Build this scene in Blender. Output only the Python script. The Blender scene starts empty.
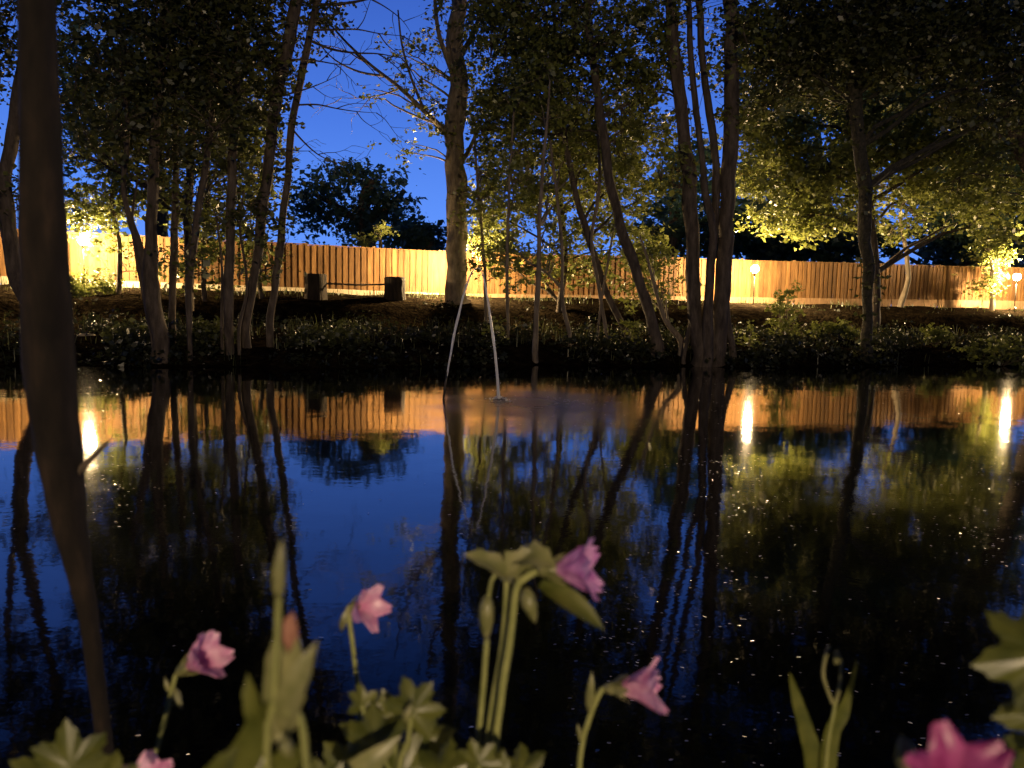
import bpy, math, random
import numpy as np
from mathutils import Vector, Matrix, noise as mnoise

S = bpy.context.scene
R = math.radians
rng = np.random.default_rng(7)
random.seed(7)

# ------------------------------------------------------------------ camera
FPX = 769.0
PITCH, ROLL, CAMZ = R(5.64), R(1.15), 1.43
f0 = Vector((0, math.cos(PITCH), -math.sin(PITCH)))
r0 = Vector((1, 0, 0)); u0 = Vector((0, math.sin(PITCH), math.cos(PITCH)))
rt = r0 * math.cos(ROLL) + u0 * math.sin(ROLL)
up = u0 * math.cos(ROLL) - r0 * math.sin(ROLL)
cd = bpy.data.cameras.new('camera'); cam = bpy.data.objects.new('camera', cd)
S.collection.objects.link(cam); S.camera = cam
M = Matrix((rt, up, -f0)).transposed().to_4x4(); M.translation = Vector((0, 0, CAMZ))
cam.matrix_world = M
cd.sensor_width = 36.0; cd.lens = 36.0 * FPX / 1024; cd.clip_start = 0.02; cd.clip_end = 2000
cd.dof.use_dof = True; cd.dof.focus_distance = 14.0; cd.dof.aperture_fstop = 7.0

# ------------------------------------------------------------------ sky, light, exposure
W = bpy.data.worlds.new('World'); S.world = W; W.use_nodes = True
wn, wl = W.node_tree.nodes, W.node_tree.links
bg = wn['Background']
# dusk sky: deep blue overhead, brighter blue towards the horizon
tcw = wn.new('ShaderNodeTexCoord'); sep = wn.new('ShaderNodeSeparateXYZ'); crw = wn.new('ShaderNodeValToRGB')
wl.new(tcw.outputs['Generated'], sep.inputs[0]); wl.new(sep.outputs[2], crw.inputs[0]); 
# the afterglow lies beyond the fence; the sky behind the photographer is nearly night
mrw = wn.new('ShaderNodeMapRange'); mrw.interpolation_type = 'SMOOTHSTEP'
mrw.inputs[1].default_value = -.25; mrw.inputs[2].default_value = .55; mrw.inputs[3].default_value = .20; mrw.inputs[4].default_value = 1.0
wl.new(sep.outputs[1], mrw.inputs[0])
mxw = wn.new('ShaderNodeMix'); mxw.data_type = 'RGBA'; mxw.blend_type = 'MULTIPLY'; mxw.inputs[0].default_value = 1
wl.new(crw.outputs[0], mxw.inputs[6]); wl.new(mrw.outputs[0], mxw.inputs[7]); wl.new(mxw.outputs[2], bg.inputs[0])
_e = crw.color_ramp.elements
_e[0].position = 0.0; _e[0].color = (.135, .32, .95, 1)
_e[1].position = 1.0; _e[1].color = (.001, .003, .014, 1)
for _p, _c in ((.12, (.098, .255, .86)), (.22, (.064, .180, .70)), (.38, (.036, .105, .48)), (.47, (.006, .022, .11))):
    _q = _e.new(_p); _q.color = (*_c, 1)
bg.inputs[1].default_value = 1.12
S.view_settings.view_transform = 'Standard'; S.view_settings.look = 'None'
S.view_settings.gamma = 1; S.view_settings.use_curve_mapping = False
S.view_settings.exposure = 0.0
LAMP_E = 5200.0
ASSUMED_LAMP_E = 9800.0
S.cycles.max_bounces = 5; S.cycles.diffuse_bounces = 2; S.cycles.glossy_bounces = 3
S.cycles.transmission_bounces = 3; S.cycles.transparent_max_bounces = 6
S.cycles.sample_clamp_indirect = 4.0; S.cycles.use_denoising = True

def P(px, py, D):
    d = f0 + rt * ((px - 512) / FPX) + up * ((384 - py) / FPX)
    return Vector((0, 0, CAMZ)) + d * (D / d.y)

# ------------------------------------------------------------------ helpers
def tag(o, label=None, cat=None, group=None, kind=None):
    if label: o['label'] = label
    if cat: o['category'] = cat
    if group: o['group'] = group
    if kind: o['kind'] = kind
    return o

def empty(name, loc=(0, 0, 0)):
    o = bpy.data.objects.new(name, None); S.collection.objects.link(o)
    o.location = loc; o.empty_display_size = .1
    return o

def mesh_obj(name, verts, faces, mat, parent=None, smooth=True):
    me = bpy.data.meshes.new(name)
    if isinstance(faces, np.ndarray) and len(faces):
        verts = np.asarray(verts, dtype=np.float32); n, k = faces.shape
        me.vertices.add(len(verts)); me.vertices.foreach_set('co', verts.ravel())
        me.loops.add(n * k); me.loops.foreach_set('vertex_index', faces.astype(np.int32).ravel())
        me.polygons.add(n); me.polygons.foreach_set('loop_start', np.arange(0, n * k, k, dtype=np.int32))
        me.update(calc_edges=True)
    else:
        me.from_pydata([tuple(v) for v in verts], [], [tuple(f) for f in faces])
    me.materials.append(mat)
    if smooth: me.polygons.foreach_set('use_smooth', [True] * len(me.polygons))
    o = bpy.data.objects.new(name, me); S.collection.objects.link(o)
    if parent is not None:
        o.parent = parent; off = Vector(parent.location); p = parent.parent
        while p is not None: off = off + Vector(p.location); p = p.parent
        o.matrix_parent_inverse = Matrix.Translation(-off)
    return o

class MB:
    def __init__(s): s.v = []; s.f = []
    def add(s, vs, fs):
        b = len(s.v); s.v += [tuple(v) for v in vs]; s.f += [tuple(i + b for i in f) for f in fs]
    def tube(s, pts, rad, n=8, cap=True, wob=0.0, squash=None):
        pts = [Vector(p) for p in pts]
        m = len(pts); vs = []; fs = []; prev = None
        for i in range(m):
            t = (pts[min(i + 1, m - 1)] - pts[max(i - 1, 0)]).normalized()
            if prev is None:
                a = Vector((1, 0, 0)) if abs(t.x) < .8 else Vector((0, 1, 0))
                prev = (a - t * a.dot(t)).normalized()
            else: prev = (prev - t * prev.dot(t)).normalized()
            b = t.cross(prev)
            for k in range(n):
                an = 2 * math.pi * k / n
                r = rad[i]
                if wob: r *= 1 + wob * (mnoise.noise(Vector((math.cos(an) * 1.3, math.sin(an) * 1.3, i * .35 + pts[0].x))))
                vs.append(pts[i] + (prev * math.cos(an) + b * math.sin(an)) * r)
        for i in range(m - 1):
            for k in range(n):
                fs.append((i * n + k, i * n + (k + 1) % n, (i + 1) * n + (k + 1) % n, (i + 1) * n + k))
        if cap: fs.append(tuple(range(n))[::-1]); fs.append(tuple((m - 1) * n + k for k in range(n)))
        s.add(vs, fs)
    def box(s, c, ax, ay, az):
        c, ax, ay, az = map(Vector, (c, ax, ay, az))
        vs = [c + ax * i + ay * j + az * k for i in (-1, 1) for j in (-1, 1) for k in (-1, 1)]
        s.add(vs, [(0, 1, 3, 2), (4, 6, 7, 5), (0, 4, 5, 1), (2, 3, 7, 6), (0, 2, 6, 4), (1, 5, 7, 3)])
    def build(s, name, mat, parent=None, smooth=True):
        return mesh_obj(name, s.v, s.f, mat, parent, smooth)

def spline(pts, vals, per=5):
    """Catmull-Rom through pts with radius vals."""
    P_ = [Vector(p) for p in pts]; out = []; rv = []
    n = len(P_)
    for i in range(n - 1):
        a, b, c, d = P_[max(i - 1, 0)], P_[i], P_[i + 1], P_[min(i + 2, n - 1)]
        for k in range(per):
            t = k / per
            out.append(0.5 * ((2 * b) + (c - a) * t + (2 * a - 5 * b + 4 * c - d) * t * t + (-a + 3 * b - 3 * c + d) * t ** 3))
            rv.append(vals[i] * (1 - t) + vals[i + 1] * t)
    out.append(P_[-1]); rv.append(vals[-1])
    return out, rv

# ------------------------------------------------------------------ materials
def nt(name):
    m = bpy.data.materials.new(name); m.use_nodes = True
    m.node_tree.nodes.clear()
    return m, m.node_tree.nodes, m.node_tree.links

def ramp_mat(name, cols, scale=(3, 3, 3), rough=.8, bump=.3, bscale=1.0, detail=6, island=0.0, spec=.3, dist=.02):
    m, n, l = nt(name)
    out = n.new('ShaderNodeOutputMaterial'); b = n.new('ShaderNodeBsdfPrincipled')
    tc = n.new('ShaderNodeTexCoord'); mp = n.new('ShaderNodeMapping'); mp.inputs['Scale'].default_value = scale
    no = n.new('ShaderNodeTexNoise'); no.inputs['Scale'].default_value = 1; no.inputs['Detail'].default_value = detail; no.inputs['Roughness'].default_value = .65
    cr = n.new('ShaderNodeValToRGB'); el = cr.color_ramp.elements
    el[0].position = .3; el[0].color = (*cols[0], 1); el[1].position = .7; el[1].color = (*cols[-1], 1)
    for i, c in enumerate(cols[1:-1]):
        e = el.new(.3 + .4 * (i + 1) / (len(cols) - 1)); e.color = (*c, 1)
    l.new(tc.outputs['Object'], mp.inputs[0]); l.new(mp.outputs[0], no.inputs[0]); l.new(no.outputs[0], cr.inputs[0])
    col = cr.outputs[0]
    if island:
        g = n.new('ShaderNodeNewGeometry'); mr = n.new('ShaderNodeMapRange')
        mr.inputs[3].default_value = 1 - island; mr.inputs[4].default_value = 1 + island
        hs = n.new('ShaderNodeHueSaturation')
        l.new(g.outputs['Random Per Island'], mr.inputs[0]); l.new(mr.outputs[0], hs.inputs['Value']); l.new(col, hs.inputs['Color'])
        col = hs.outputs[0]
    l.new(col, b.inputs['Base Color'])
    b.inputs['Roughness'].default_value = rough; b.inputs['Specular IOR Level'].default_value = spec
    if bump:
        bp = n.new('ShaderNodeBump'); bp.inputs['Strength'].default_value = bump; bp.inputs['Distance'].default_value = dist
        n2 = n.new('ShaderNodeTexNoise'); n2.inputs['Scale'].default_value = bscale; n2.inputs['Detail'].default_value = 8
        l.new(mp.outputs[0], n2.inputs[0]); l.new(n2.outputs[0], bp.inputs['Height']); l.new(bp.outputs[0], b.inputs['Normal'])
    l.new(b.outputs[0], out.inputs[0])
    return m

def leaf_mat(name, ca, cb, trans=.35, gloss=.06, noise_scale=None):
    m, n, l = nt(name)
    out = n.new('ShaderNodeOutputMaterial')
    g = n.new('ShaderNodeNewGeometry'); mx = n.new('ShaderNodeMix'); mx.data_type = 'RGBA'
    mx.inputs[6].default_value = (*ca, 1); mx.inputs[7].default_value = (*cb, 1)
    if noise_scale:
        tc = n.new('ShaderNodeTexCoord'); no = n.new('ShaderNodeTexNoise'); no.inputs['Scale'].default_value = noise_scale; no.inputs['Detail'].default_value = 6
        mr = n.new('ShaderNodeMapRange'); mr.inputs[1].default_value = .35; mr.inputs[2].default_value = .65
        l.new(tc.outputs['Object'], no.inputs[0]); l.new(no.outputs[0], mr.inputs[0]); l.new(mr.outputs[0], mx.inputs[0])
    else: l.new(g.outputs['Random Per Island'], mx.inputs[0])
    d = n.new('ShaderNodeBsdfDiffuse'); t = n.new('ShaderNodeBsdfTranslucent'); gl = n.new('ShaderNodeBsdfGlossy'); gl.inputs['Roughness'].default_value = .4
    m1 = n.new('ShaderNodeMixShader'); m1.inputs[0].default_value = trans
    m2 = n.new('ShaderNodeMixShader'); m2.inputs[0].default_value = gloss
    l.new(mx.outputs[2], d.inputs[0]); l.new(mx.outputs[2], t.inputs[0])
    l.new(d.outputs[0], m1.inputs[1]); l.new(t.outputs[0], m1.inputs[2]); l.new(m1.outputs[0], m2.inputs[1]); l.new(gl.outputs[0], m2.inputs[2])
    l.new(m2.outputs[0], out.inputs[0])
    return m

m_bark = ramp_mat('bark', [(.035, .027, .02), (.085, .066, .048), (.15, .12, .09)], (9, 9, 2.2), .9, .8, 1.5, dist=.03)
m_bark_pale = ramp_mat('pale_bark', [(.10, .08, .055), (.20, .16, .11), (.30, .25, .18)], (9, 9, 2.5), .9, .7, 1.5, dist=.02)
m_ivybark = ramp_mat('ivy_bark', [(.02, .022, .012), (.05, .045, .03), (.09, .075, .05)], (12, 12, 8), .9, 1, 1.5, dist=.05)
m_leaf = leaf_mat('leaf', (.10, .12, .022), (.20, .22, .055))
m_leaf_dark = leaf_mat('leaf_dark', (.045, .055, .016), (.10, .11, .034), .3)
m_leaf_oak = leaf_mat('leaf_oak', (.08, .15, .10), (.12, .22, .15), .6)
m_leaf_lit = leaf_mat('leaf_lamplit', (.16, .19, .03), (.32, .34, .09), .42)  # lamplight on the foliage put into the colour: a brighter copy of the leaf
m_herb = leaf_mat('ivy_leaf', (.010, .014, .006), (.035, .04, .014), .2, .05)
m_soil = ramp_mat('soil', [(.004, .003, .002), (.011, .008, .005), (.03, .022, .012)], (3.5, 3.5, 3.5), 1, 1, 2.5, dist=.10, spec=0)
m_fence = ramp_mat('fence_wood', [(.085, .041, .013), (.15, .076, .024), (.215, .115, .040)], (7, 7, 1.1), .75, .35, 2, island=.30)
m_post = ramp_mat('fence_post', [(.20, .12, .06), (.36, .22, .11)], (7, 7, 1.5), .8, .4, 2)
m_gravel = ramp_mat('gravel_board', [(.35, .28, .18), (.55, .45, .30)], (5, 5, 5), .85, .4, 3)
m_stump = ramp_mat('stump_bark', [(.010, .008, .006), (.03, .022, .015), (.055, .04, .026)], (14, 14, 2), .95, 1, 1.5, dist=.04)
m_black_bark = ramp_mat('dark_bark', [(.003, .002, .0015), (.010, .007, .005), (.028, .018, .012)], (40, 40, 12), .95, .8, 1.5, dist=.004)
m_cut = ramp_mat('cut_wood', [(.16, .115, .065), (.26, .19, .11)], (10, 10, 10), .8, .3, 2)
m_black = ramp_mat('black_metal', [(.015, .015, .015), (.03, .03, .03)], (20, 20, 20), .5, .1, 2)

def emis(name, col, st):
    m, n, l = nt(name); out = n.new('ShaderNodeOutputMaterial'); e = n.new('ShaderNodeEmission')
    e.inputs[0].default_value = (*col, 1); e.inputs[1].default_value = st; l.new(e.outputs[0], out.inputs[0]); return m
WARM = (1.0, .69, .34)
m_lamp = emis('lamp_globe', WARM, LAMP_E)
m_assumed_lamp = emis('assumed_lamp_globe', (1.0, .74, .46), ASSUMED_LAMP_E)  # glow of the assumed lamp added behind the camera

def water_mat():
    m, n, l = nt('pond_water'); out = n.new('ShaderNodeOutputMaterial'); b = n.new('ShaderNodeBsdfPrincipled')
    b.inputs['Base Color'].default_value = (.003, .004, .004, 1); b.inputs['Roughness'].default_value = .05
    b.inputs['IOR'].default_value = 1.7
    tc = n.new('ShaderNodeTexCoord')
    def nz(scale, detail, sx=1, sy=1):
        mp = n.new('ShaderNodeMapping'); mp.inputs['Scale'].default_value = (sx, sy, 1)
        t = n.new('ShaderNodeTexNoise'); t.inputs['Scale'].default_value = scale; t.inputs['Detail'].default_value = detail
        l.new(tc.outputs['Object'], mp.inputs[0]); l.new(mp.outputs[0], t.inputs[0]); return t.outputs[0]
    def bump(h, strength, dist, prev=None):
        bp = n.new('ShaderNodeBump'); bp.inputs['Strength'].default_value = strength; bp.inputs['Distance'].default_value = dist
        l.new(h, bp.inputs['Height'])
        if prev is not None: l.new(prev, bp.inputs['Normal'])
        return bp.outputs[0]
    a = bump(nz(1.1, 2), 1, .0032)
    c = bump(nz(11, 2, 1, 1.3), 1, .0004, a)
    # patches of finer ripple here and there
    mk = n.new('ShaderNodeMapRange'); mk.inputs[1].default_value = .52; mk.inputs[2].default_value = .68
    l.new(nz(.55, 3), mk.inputs[0])
    mu = n.new('ShaderNodeMath'); mu.operation = 'MULTIPLY'
    l.new(nz(26, 2), mu.inputs[0]); l.new(mk.outputs[0], mu.inputs[1])
    e = bump(mu.outputs[0], 1, .0007, c)
    l.new(e, b.inputs['Normal'])
    sp = P(530, 404, 11.6); mp = n.new('ShaderNodeMapping'); mp.inputs['Location'].default_value = (-sp.x * .62, -sp.y * .40, 0); mp.inputs['Scale'].default_value = (.62, .40, 0)
    ln = n.new('ShaderNodeVectorMath'); ln.operation = 'LENGTH'; l.new(tc.outputs['Object'], mp.inputs[0]); l.new(mp.outputs[0], ln.inputs[0])
    ad = n.new('ShaderNodeMath'); ad.operation = 'MULTIPLY_ADD'; ad.inputs[1].default_value = .9; l.new(nz(1.6, 3, .6, 1), ad.inputs[0]); l.new(ln.outputs['Value'], ad.inputs[2])
    rm = n.new('ShaderNodeMapRange'); rm.interpolation_type = 'SMOOTHSTEP'; rm.inputs[1].default_value = .35; rm.inputs[2].default_value = 2.0; rm.inputs[3].default_value = .30; rm.inputs[4].default_value = .038
    l.new(ad.outputs[0], rm.inputs[0]); l.new(rm.outputs[0], b.inputs['Roughness'])
    l.new(b.outputs[0], out.inputs[0]); return m
m_water = water_mat()
m_jet, _n, _l = nt('water_jet')
_o = _n.new('ShaderNodeOutputMaterial'); _b = _n.new('ShaderNodeBsdfPrincipled')
_b.inputs['Base Color'].default_value = (.8, .82, .85, 1); _b.inputs['Roughness'].default_value = .25
_b.inputs['Transmission Weight'].default_value = .35; _b.inputs['IOR'].default_value = 1.33
_l.new(_b.outputs[0], _o.inputs[0])
m_petal_float = ramp_mat('fallen_petal', [(.45, .40, .33), (.75, .70, .62)], (30, 30, 30), .22, 0, spec=.7)

# ------------------------------------------------------------------ terrain
def shore(x): return 18.8 + .27 * x + .35 * math.sin(x * .55 + 1) + .2 * math.sin(x * 1.7)
def fence_y(x): return 32.3 + .27 * x
def sstep(a, b, x):
    t = min(1, max(0, (x - a) / (b - a))); return t * t * (3 - 2 * t)
def G(x, y):
    s = shore(x); inl = y - s
    # side banks close the pond off
    side = sstep(27, 31, abs(x - 2))
    if inl > -1.5:
        far = -.5 + .5 * sstep(-1.5, 0, inl) + .38 * sstep(-.05, .9, inl) + .35 * min(1, max(0, (inl - .5) / 6.2)) + .76 * sstep(6.7, 9.0, inl) + .37 * min(1, max(0, (inl - 9.0) / 3.2))
        far += .10 * mnoise.noise(Vector((x * .6, y * .6, 0))) * sstep(0, 2, inl) + .05 * mnoise.noise(Vector((x * 2, y * 2, 3))) * sstep(0, 1, inl) * (1 - .8*sstep(10, 13, inl))
    else: far = -.5
    near = .76 - 1.26 * sstep(.85, 2.1, y) if y < 6 else -.5
    if y < .9: near += .03 * mnoise.noise(Vector((x * 1.5, y * 1.5, 1)))
    z = max(far, near)
    return z * (1 - side) + max(z, 1.2) * side

xs = np.concatenate([np.linspace(-140, -34, 14), np.linspace(-32, 44, 230), np.linspace(46, 160, 14)])
ys = np.concatenate([np.linspace(-60, -2, 12), np.linspace(-1.5, 3, 26), np.linspace(3.6, 11, 8), np.linspace(11.4, 46, 120), np.linspace(48, 400, 20)])
v = [(x, y, G(x, y)) for y in ys for x in xs]; nx = len(xs)
fc = [(j * nx + i, j * nx + i + 1, (j + 1) * nx + i + 1, (j + 1) * nx + i) for j in range(len(ys) - 1) for i in range(nx - 1)]
tag(mesh_obj('ground', v, fc, m_soil), 'dark bare earth bank round the pond', 'ground', kind='structure')
tag(mesh_obj('water', [(-31, 1.0, 0), (35, 1.0, 0), (35, 30, 0), (-31, 30, 0)], [(0, 1, 2, 3)], m_water),
    'still black pond water mirroring sky, fence and lamps', 'water', kind='structure')

# ------------------------------------------------------------------ fence
FA, FB, FC = P(15, 230, 27.6), P(440, 252, 31.2), P(1000, 268, 39.3)
FA.z, FB.z, FC.z = FA.z, FB.z, FC.z
def build_fence():
    root = empty('fence', (FB.x, FB.y, G(FB.x, FB.y)))
    tag(root, 'long orange timber fence of upright boards behind the far bank', 'fence')
    d1 = (FB - FA); d2 = (FC - FB)
    A0 = FA - d1 * .55; C1 = FC + d2 * .35
    for (a, b, left) in ((A0, FB, True), (FB, C1, False)):
        L = (Vector((b.x, b.y, 0)) - Vector((a.x, a.y, 0))).length
        nb = round(L / 2.7); bw = L / nb
        t = Vector((b.x - a.x, b.y - a.y, 0)).normalized(); nrm = Vector((t.y, -t.x, 0))
        if nrm.y > 0: nrm = -nrm
        for i in range(nb):
            s0 = i * bw; q = a + (b - a) * (i / nb); dz = (b.z - a.z) / nb
            mb = MB(); k = 0; x = .02
            dzr = random.uniform(-.015, .015)
            while x < bw - .02:
                k += 1; w = .118; top = q.z + dz * (x / bw) + dzr + random.uniform(-.008, .008); h = 1.66
                c = Vector((q.x, q.y, 0)) + t * (x + w / 2) + nrm * (random.uniform(0, .006) + (.030 if k % 2 else 0))
                th = .018; sk = random.uniform(-.04, .04)
                tt = (t + nrm * sk).normalized()
                mb.box((c.x, c.y, top - h / 2), tt * (w / 2 + (.016 if k % 2 else .004)), nrm * th * .5, Vector((random.uniform(-.004, .004), 0, h / 2)))
                x += w
            mb.build('board_panel', m_fence, root, False)
            cb = MB(); cc = Vector((q.x, q.y, 0)) + t * (bw / 2)
            cb.box((cc.x, cc.y, q.z + dz / 2 + dzr + .025), t * bw / 2 + Vector((0, 0, dz / 2)), nrm * .03, (0, 0, .018))
            cb.build('capping_rail', m_fence, root, False)
            gt = q.z - 1.66 + .02 + dz / 2; gbm = min(gt - .15, G(cc.x, cc.y) - .12)
            gb = MB(); gb.box((cc.x + nrm.x * .03, cc.y + nrm.y * .03, (gt + gbm) / 2), t * (bw / 2 - .03) + Vector((0, 0, dz / 2)), nrm * .022, (0, 0, (gt - gbm) / 2))
            gb.build('gravel_board', m_gravel if left else m_post, root, False)
            pb = MB(); pc = Vector((q.x, q.y, 0)) - nrm * .06
            pb.box((pc.x, pc.y, q.z - .9), t * .05, nrm * .05, (0, 0, .98)); pb.build('post', m_post, root, False)
build_fence()

# ------------------------------------------------------------------ lamps
def ico(c, r, sub=2):
    import bmesh
    bm = bmesh.new(); bmesh.ops.create_icosphere(bm, subdivisions=sub, radius=r)
    vs = [v.co + Vector(c) for v in bm.verts]; fs = [tuple(v.index for v in f.verts) for f in bm.faces]; bm.free(); return vs, fs
def lamp(px, py, D, label, r=.165, mat=None, name='garden_lamp', group='warm globe lamps along the fence', loc=None):
    c = P(px, py, D) if loc is None else Vector(loc); g = G(c.x, c.y)
    root = empty(name, (c.x, c.y, g)); tag(root, label, 'lamp', group)
    mb = MB(); mb.tube([(c.x, c.y, g - .1), (c.x, c.y, c.z - r - .06)], [.020, .018], 10); mb.build('post', m_black, root)
    mb = MB(); mb.tube([(c.x, c.y, c.z - r - .07), (c.x, c.y, c.z - r * .86)], [.045, .075], 14); mb.build('lamp_holder', m_black, root)
    mb = MB(); mb.tube([(c.x, c.y, c.z + r * .93), (c.x, c.y, c.z + r + .015), (c.x, c.y, c.z + r + .05)], [.07, .06, .01], 14); mb.build('lamp_cap', m_black, root)
    mesh_obj('lamp_globe', *ico(c, r), mat or m_lamp, root)
lamp(83, 240, 26.2, 'lit globe lamp at the left end of the fence beside the blurred near trunk')
lamp(456, 262, 29.3, 'lit globe lamp hidden behind the pale trunk in the middle')
lamp(755, 269, 32.8, 'lit globe lamp just right of the big many stemmed tree')
lamp(1017, 277, 36.6, 'lit globe lamp at the right edge of the photo')
lamp(0, 0, 0, 'assumed warm globe lamp on a post, added out of view behind the camera', .14, m_assumed_lamp, loc=(2.2, -13.0, 4.4), group='assumed lamp behind the camera')  # assumed lamp, out of view, added to light the flowers and trees

# ------------------------------------------------------------------ trees
def leaves_np(centres, radii, counts, size, flat=.75):
    """clumps of leaf faces -> verts, quads"""
    C = np.repeat(np.asarray(centres, dtype=np.float64), counts, axis=0)
    Rr = np.repeat(np.asarray(radii, dtype=np.float64), counts)[:, None]
    n = len(C)
    nc = len(centres); SPR = 7
    so = rng.normal(size=(nc, SPR, 3)) * .52; so[:, :, 2] *= flat
    ci = np.repeat(np.arange(nc), counts); si = rng.integers(0, SPR, n)
    d = rng.normal(size=(n, 3)) * .24; d[:, 2] *= .38; d[:, 2] -= .25 * (d[:, 0] ** 2 + d[:, 1] ** 2)
    p = C + (d + so[ci, si]) * Rr
    a = rng.normal(size=(n, 3)); a[:, 2] = a[:, 2] * .5 - .25; a /= np.linalg.norm(a, axis=1)[:, None]
    q = rng.normal(size=(n, 3)); q[:, 2] *= .6
    q -= a * (q * a).sum(1)[:, None]; q /= np.linalg.norm(q, axis=1)[:, None]
    nn = np.cross(a, q)
    L = size * np.clip(rng.lognormal(-.08, .36, n), .4, 2.0)[:, None]; Wd = L * rng.uniform(.26, .42, n)[:, None]
    v = np.stack([p, p + a * L * .5 + q * Wd + nn * Wd * .35, p + a * L, p + a * L * .5 - q * Wd + nn * Wd * .35], 1).reshape(-1, 3)
    return v, np.arange(n * 4).reshape(n, 4)

def stem_world(poly, D, ground=True, thin=1.0):
    """poly: (px, py, width_px) up from the base at distance D"""
    pts = []; rad = []
    for i, q in enumerate(poly):
        px, py, w = q[:3]; dd = D + (q[3] if len(q) > 3 else 0)
        pts.append(P(px, py, dd)); rad.append(max(.006, w * (.86 if D < 19 else .84 if 20.2 < D < 22.1 else 1) * .5 * dd / FPX))
    if ground:
        b = pts[0]; g = G(b.x, b.y)
        if b.z > g: pts.insert(0, Vector((b.x, b.y, g - .12))); rad.insert(0, rad[0] * 1.15)
        else: pts[0] = Vector((b.x, b.y, min(b.z, g - .05)))
    return pts, rad

def limb_pts(a, b, sag=.2, n=5):
    a, b = Vector(a), Vector(b); L = (b - a).length
    off = Vector((random.uniform(-1, 1), random.uniform(-1, 1), random.uniform(-.3, .9))) * L * .12
    mid = (a + b) / 2 + off + Vector((0, 0, L * .08))
    out = []
    for i in range(n + 1):
        t = i / n; p = a * (1 - t) ** 2 + mid * 2 * t * (1 - t) + b * t * t
        if 0 < i < n: p += Vector((random.uniform(-1, 1), random.uniform(-1, 1), random.uniform(-1, 1))) * L * .025
        out.append(p)
    return out

def tree(label, stems, D, blobs, name='tree', bark=None, leaf=None, size=.12, extra=None, group='trees on the far bank', lower=.0, ivy=0, clump=.5, per=55, ground=True, fine=True):
    bark = bark or m_bark; leaf = leaf or m_leaf
    worlds = [stem_world(s, D, ground and i == 0 or (ground and s[0][1] > 300)) for i, s in enumerate(stems)]
    base = worlds[0][0][0]
    root = empty(name, (base.x, base.y, G(base.x, base.y))); tag(root, label, 'tree', group)
    mb = MB(); allp = []
    for pts, rad in worlds:
        sp, sr = spline(pts, rad, 5); sides = 12 if max(rad) > .08 else 7
        # small natural wander
        sp = [p + Vector((mnoise.noise(Vector((p.x * .7, p.z * 1.3, 5))), mnoise.noise(Vector((p.x, p.z * 1.3, 9))), 0)) * .5 * r for p, r in zip(sp, sr)]
        mb.tube(sp, sr, sides, wob=.35 if max(rad) > .05 else .15); allp += list(zip(sp, sr))
    mb.build('trunk', bark, root)
    br = MB(); cs = []; rs = []; cn = []
    for b in blobs:
        px, py, rx, ry, dd, n = b[:6]; pm = b[6] if len(b) > 6 else 1.0
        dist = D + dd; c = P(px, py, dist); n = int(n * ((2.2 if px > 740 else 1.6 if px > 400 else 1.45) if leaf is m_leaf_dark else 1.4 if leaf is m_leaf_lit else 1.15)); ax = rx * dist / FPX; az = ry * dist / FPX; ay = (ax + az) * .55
        ay = min(ay, 2.6)
        hubs = []
        for _ in range(n):
            while True:
                u = Vector((random.uniform(-1, 1), random.uniform(-1, 1), random.uniform(-1, 1)))
                if u.length < 1: break
            k = Vector((c.x + u.x * ax, c.y + u.y * ay, c.z + u.z * az))
            cs.append(k); rs.append(clump * random.uniform(.6, 1.3)); cn.append(max(3, int(per * pm * random.uniform(.5, 1.4))))
            if len(hubs) < 10 or random.random() < .02:
                # limb from the trunk, starting below the clump
                cand = [q for q in allp if q[0].z < k.z + .1 and q[1] > .012] or allp[-3:]
                s = min(cand, key=lambda q: (q[0] - k).length + .35 * abs((k.z - q[0].z) - .6 * math.hypot(q[0].x - k.x, q[0].y - k.y)))
                L = (s[0] - k).length; r0_ = min(s[1] * .55, .012 + .014 * L)
                lp = limb_pts(s[0], k, n=6); br.tube(lp, [r0_ * (1 - .8 * i / 6) + .003 for i in range(7)], 6, False)
                hubs += lp[2:]
            else:
                h = min(hubs, key=lambda q: (q - k).length)
                lp = limb_pts(h, k, n=3); br.tube(lp, [.014, .011, .008, .004], 4, False)
            if fine:
                for _k in range(2):
                    e = k + Vector((random.gauss(0, .3), random.gauss(0, .3), random.gauss(0, .25))) * clump * 1.6
                    br.tube(limb_pts(k, e, n=2), [.006, .005, .003], 3, False)
    if ivy:
        for p, r in allp:
            if random.random() < ivy:
                cs.append(p); rs.append(r * 2 + .03); cn.append(int(14 + 60 * r))
    if extra:
        for pl in extra:    # drawn bare or leafy limbs
            pts = [P(q[0], q[1], D + (q[3] if len(q) > 3 else 0)) for q in pl]; rad = [max(.004, q[2] * .5 * D / FPX) for q in pl]
            sp, sr = spline(pts, rad, 4); br.tube(sp, sr, 6, False)
    if br.v: br.build('branches', bark, root)
    if cs:
        vv, ff = leaves_np(cs, rs, cn, size); mesh_obj('crown', vv, ff, leaf, root, False)
    return root

def twigs(x0, y0, ang, L, w, depth=0, out=None):
    """bare forking twigs in picture degrees and pixels, used as measurements of a limb at one distance"""
    if out is None: out = []
    pts = [(x0, y0, w)]; a = ang; x, y = x0, y0
    for i in range(4):
        a += random.uniform(-16, 16); x += L / 4 * math.cos(R(a)); y -= L / 4 * math.sin(R(a))
        pts.append((x, y, w * (1 - .2 * (i + 1)), random.uniform(-.25, .25) * (i + 1)))
        if depth < 2 and i in (1, 2, 3):
            twigs(x, y, a + random.choice((-1, 1)) * random.uniform(25, 55), L * .5, w * .5, depth + 1, out)
    out.append(pts); return out

random.seed(11)
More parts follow.
